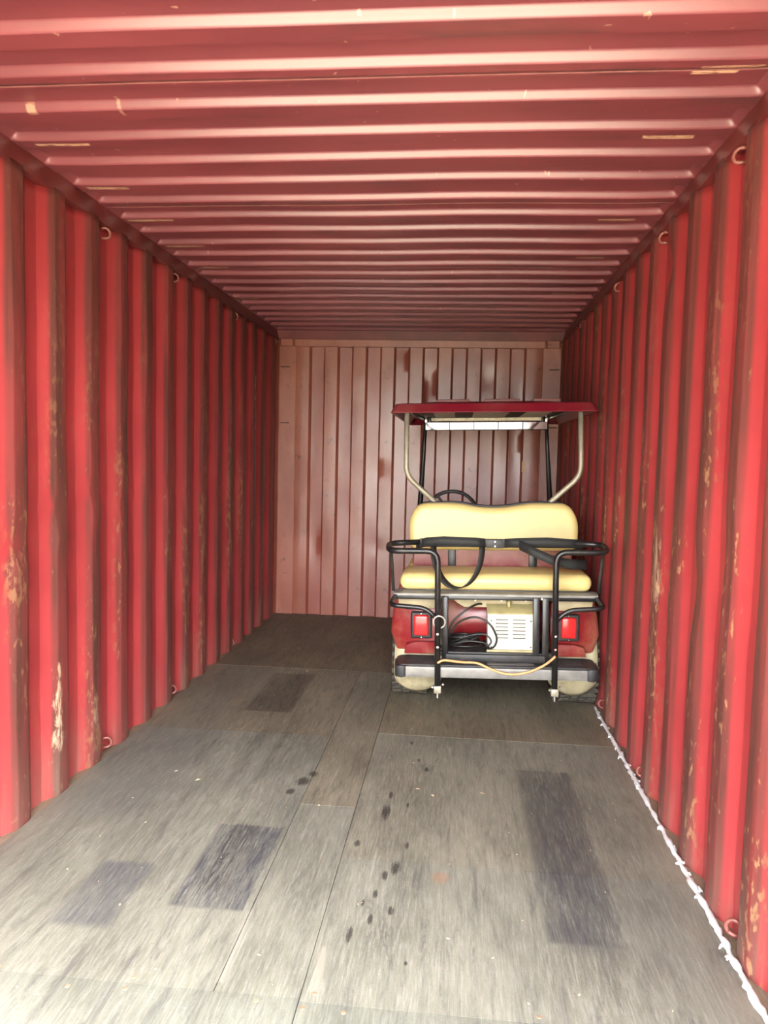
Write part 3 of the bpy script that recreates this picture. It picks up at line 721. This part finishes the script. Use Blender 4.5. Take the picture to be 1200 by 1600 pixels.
# golf bag rack: posts, upper and lower loops, back bar with straps
for sg in (-1, 1):
    bm = NB(); tube(bm, fillet([(sg*.298, 3.425, .172), (sg*.298, 3.425, .896), (sg*.550, 3.425, .896), (sg*.565, 3.60, .915), (sg*.40, 3.625, .920)], .062, 8), .0155, 12); po = cp('rack_post', bm, M_BLK, smooth=True)
    bm = NB(); tube(bm, fillet([(sg*.298, 3.425, .540), (sg*.298+sg*.06, 3.425, .600), (sg*.525, 3.425, .612), (sg*.545, 3.47, .614), (sg*.520, 3.60, .645)], .05, 6), .0125, 10); cp('lower_loop', bm, M_BLK, po, True)
    bm = NB(); tube(bm, fillet([(sg*.546, 3.50, .905), (sg*.548, 3.56, .84), (sg*.542, 3.60, .66)], .05, 6), .009, 8); cp('side_stay', bm, M_BLKP, po, True)
    for zz in (.470, .402): bolt((sg*.298, 3.407, zz), .008, po)
    bm = NB(); box(bm, sg*.298-.019, sg*.298+.019, 3.405, 3.45, .158, .196, .004); cl = cp('post_clamp', bm, M_STEEL, po)
    bm = NB(); lathe(bm, [(-.026, .001), (-.026, .010), (.004, .010), (.004, .001)], (sg*.298, 3.425, .156), 'z', 10, False); cp('clamp_nut', bm, M_CHROME, cl)
    bolt((sg*.298-.026, 3.415, .190), .008, cl); bolt((sg*.298+.028, 3.415, .205), .007, cl)
    bm = NB(); tube(bm, [(sg*.30, 3.45, .215), (sg*.30, 3.62, .25), (sg*.30, 3.80, .27)], .014, 8); cp('step_support', bm, M_BLK)
bm = NB(); box(bm, -.40, .40, 3.612, 3.636, .895, .940, .004); bar = cp('back_bar', bm, M_BLK)
bm = NB(); box(bm, -.046, .046, 3.600, 3.616, .893, .938, .003); br = cp('bar_bracket', bm, M_BLKP, bar)
for zz in (.928, .903): bolt((0, 3.600, zz), .005, br)
# webbing straps
bm = NB(); P = []
for i in range(25):
    t = i/24; a = math.pi*(1+t); P.append((-.197+.128*math.cos(a)*-1*-1, 3.56-.045*math.sin(math.pi*t), .905+.215*math.sin(a)*(1 if True else 0)))
band(bm, P, (.030, .030, .004), .004); cp('hanging_strap', bm, M_WEB, bar, True)
bm = NB(); band(bm, [(-.42, 3.63, .905), (-.36, 3.595, .925), (-.27, 3.585, .932), (-.10, 3.59, .926), (-.05, 3.60, .920)], (0, .004, .048), .004); cp('webbing_strap', bm, M_WEB, bar, True)
bm = NB(); band(bm, [(.05, 3.60, .920), (.12, 3.59, .925), (.27, 3.585, .930), (.38, 3.60, .922), (.46, 3.62, .915)], (0, .004, .048), .004); cp('webbing_strap', bm, M_WEB, bar, True)
bm = NB(); band(bm, [(.125, 3.575, .915), (.20, 3.54, .880), (.29, 3.52, .842), (.38, 3.53, .822), (.47, 3.56, .815)], (0, .012, .050), .005); cp('webbing_strap', bm, M_WEB, bar, True)

# rear step
bm = NB(); prism(bm, rounded([(-.515, 3.44), (.515, 3.44), (.525, 3.66), (-.525, 3.66)], .045, 6), 'z', .234, .287, .008, 2); stp = cp('step', bm, M_ALU)
bm = NB(); prism(bm, rounded([(-.517, 3.452), (.517, 3.452), (.522, 3.645), (-.522, 3.645)], .04, 6), 'z', .288, .296, .003, 1); cp('step_mat', bm, M_BLKP, stp)
for sg in (-1, 1):
    bm = NB(); prism(bm, rounded([(sg*.455, 3.434), (sg*.522, 3.434), (sg*.531, 3.60), (sg*.455, 3.60)][::sg], .03, 6), 'z', .230, .293, .008, 2); cp('step_end_cap', bm, M_BLKP, stp)
bm = NB(); box(bm, -.04, .20, 3.47, 3.55, .2965, .299, .001); cp('tread_plate', bm, M_ALU, stp)
for i in range(6):
    bm = NB(); box(bm, -.45, .45, 3.465+i*.028, 3.471+i*.028, .296, .2985, .001, 1); cp('tread_rib', bm, M_BLKP, stp)

# ------------------------------------------------------------------ loose things on the cart
def leanpt(x, y, z): return (XC+x-LEAN*z, y, z+LEAN*x)
# battery charger in the well
bx = .086; chg = empty('battery_charger', leanpt(bx, 3.65, .3455)); chg.rotation_euler = (0, -LEAN, 0)
tag(chg, 'white louvred battery charger box standing in the rear well', 'charger')
def hp(name, bm, m, parent=chg, smooth=35): return link(name, bm, m, parent, smooth)
bm = NB(); prism(bm, [(-.085, .012), (-.085, .205), (-.045, .232), (.08, .240), (.08, .012)], 'x', -.124, .124, .006, 2); case = hp('case', bm, M_BOXW)
bm = NB(); prism(bm, [(-.0875, .2065), (-.046, .2345), (.082, .2425), (.082, .236), (-.044, .228), (-.0855, .200)], 'x', -.126, .126, .001, 1); hp('lid', bm, M_BOXT)
bm = NB(); box(bm, -.128, .128, -.10, .085, 0, .012, .002); hp('foot_plate', bm, M_BOXT)
for i in range(6):
    for xx in (-.048, .042):
        bm = NB(); prism(bm, [(-.0855, .178-i*.0195), (-.089, .1735-i*.0195), (-.0855, .1725-i*.0195)], 'x', xx-.034, xx+.034); hp('louvre', bm, M_BOXW, case, False)
        bm = NB(); box(bm, xx-.033, xx+.033, -.0872, -.0845, (.1690-i*.0195), (.1730-i*.0195)); hp('vent_slot', bm, M_SLOT, case, False)
bm = NB(); tube(bm, fillet([(-.01, -.05, .232), (-.01, -.055, .262), (-.01, .0, .268), (-.01, .02, .238)], .015), .010, 8); hp('handle', bm, M_BOXT, chg, True)
for (xx, zz) in ((-.104, .165), (.104, .165), (-.104, .025), (.104, .025)):
    bm = NB(); lathe(bm, [(-.002, .0005), (-.002, .003), (.001, .004), (.001, .0005)], (xx, -.086, zz), 'y', 8); hp('screw', bm, M_SLOT, case)
# coiled black cable
bm = NB(); P = []; rnd = random.Random(3); N_ = 6
cx0, cz0 = -.158, .352
kk = [[rnd.uniform(-1, 1) for _ in range(N_+2)] for _ in range(5)]
def sm(a, t):
    i_ = int(t); f_ = t-i_; f_ = f_*f_*(3-2*f_); return a[i_]*(1-f_)+a[min(i_+1, N_+1)]*f_
for i in range(N_*28):
    a = 2*math.pi*i/28; t = i/28
    rx = .086+.012*sm(kk[0], t); ry = .055+.008*sm(kk[1], t)
    P.append(leanpt(cx0+rx*math.cos(a)+.008*sm(kk[2], t), 3.635+ry*math.sin(a), cz0+.004+.010*t+max(0, .022*math.cos(a+2.0*sm(kk[3], t)))*(1+sm(kk[4], t))))
tube(bm, P, .0058, 7)
arcs = [[(-.25, 3.60, 0.378), (-.235, 3.60, 0.488), (-.14, 3.605, 0.568), (-.08, 3.64, 0.590), (-.05, 3.69, 0.568)],
        [(-.25, 3.585, 0.398), (-.20, 3.58, 0.498), (-.10, 3.555, 0.538), (-.02, 3.543, 0.498), (.015, 3.541, 0.418), (-.005, 3.541, 0.366), (-.06, 3.57, 0.358)],
        [(-.24, 3.59, 0.378), (-.12, 3.57, 0.433), (-.04, 3.57, 0.438), (-.01, 3.56, 0.393), (-.06, 3.56, 0.363)],
        [(-.25, 3.58, 0.368), (-.15, 3.56, 0.403), (-.05, 3.56, 0.393), (-.03, 3.56, 0.366)]]
for A in arcs: tube(bm, fillet([leanpt(*p) for p in A], .07, 8), .0055, 7)
o = link('power_cable', bm, M_CABLE, None, True); tag(o, 'black cable lying coiled on the cart beside the white charger box', 'cable')
# tan cord slung between the posts
bm = NB(); tube(bm, fillet([leanpt(*p) for p in ((-.298, 3.407, .318), (-.27, 3.408, .335), (-.18, 3.435, .318), (-.09, 3.447, .314), (-.04, 3.432, .292), (.03, 3.425, .268), (.09, 3.423, .262), (.17, 3.423, .276), (.25, 3.42, .318), (.280, 3.405, .350), (.298, 3.404, .368))], .04, 6), .0062, 8)
o = link('tie_cord', bm, M_ORANGE, None, True); tag(o, 'tan orange cord slung loosely between the two black rack posts', 'cord')
# steel ring round the left-hand post
bm = NB(); tube(bm, [leanpt(-.290+.030*math.cos(a), 3.425-.030*math.sin(a)*.75, .528+.036*math.sin(a)) for a in [2*math.pi*i/28 for i in range(28)]], .0042, 8, closed=True)
o = link('snap_ring', bm, simple('bright_ring', (0.72, 0.69, 0.58), 0.3, 0.3), None, True); tag(o, 'round steel ring hung on the black post near the coiled cable', 'ring')
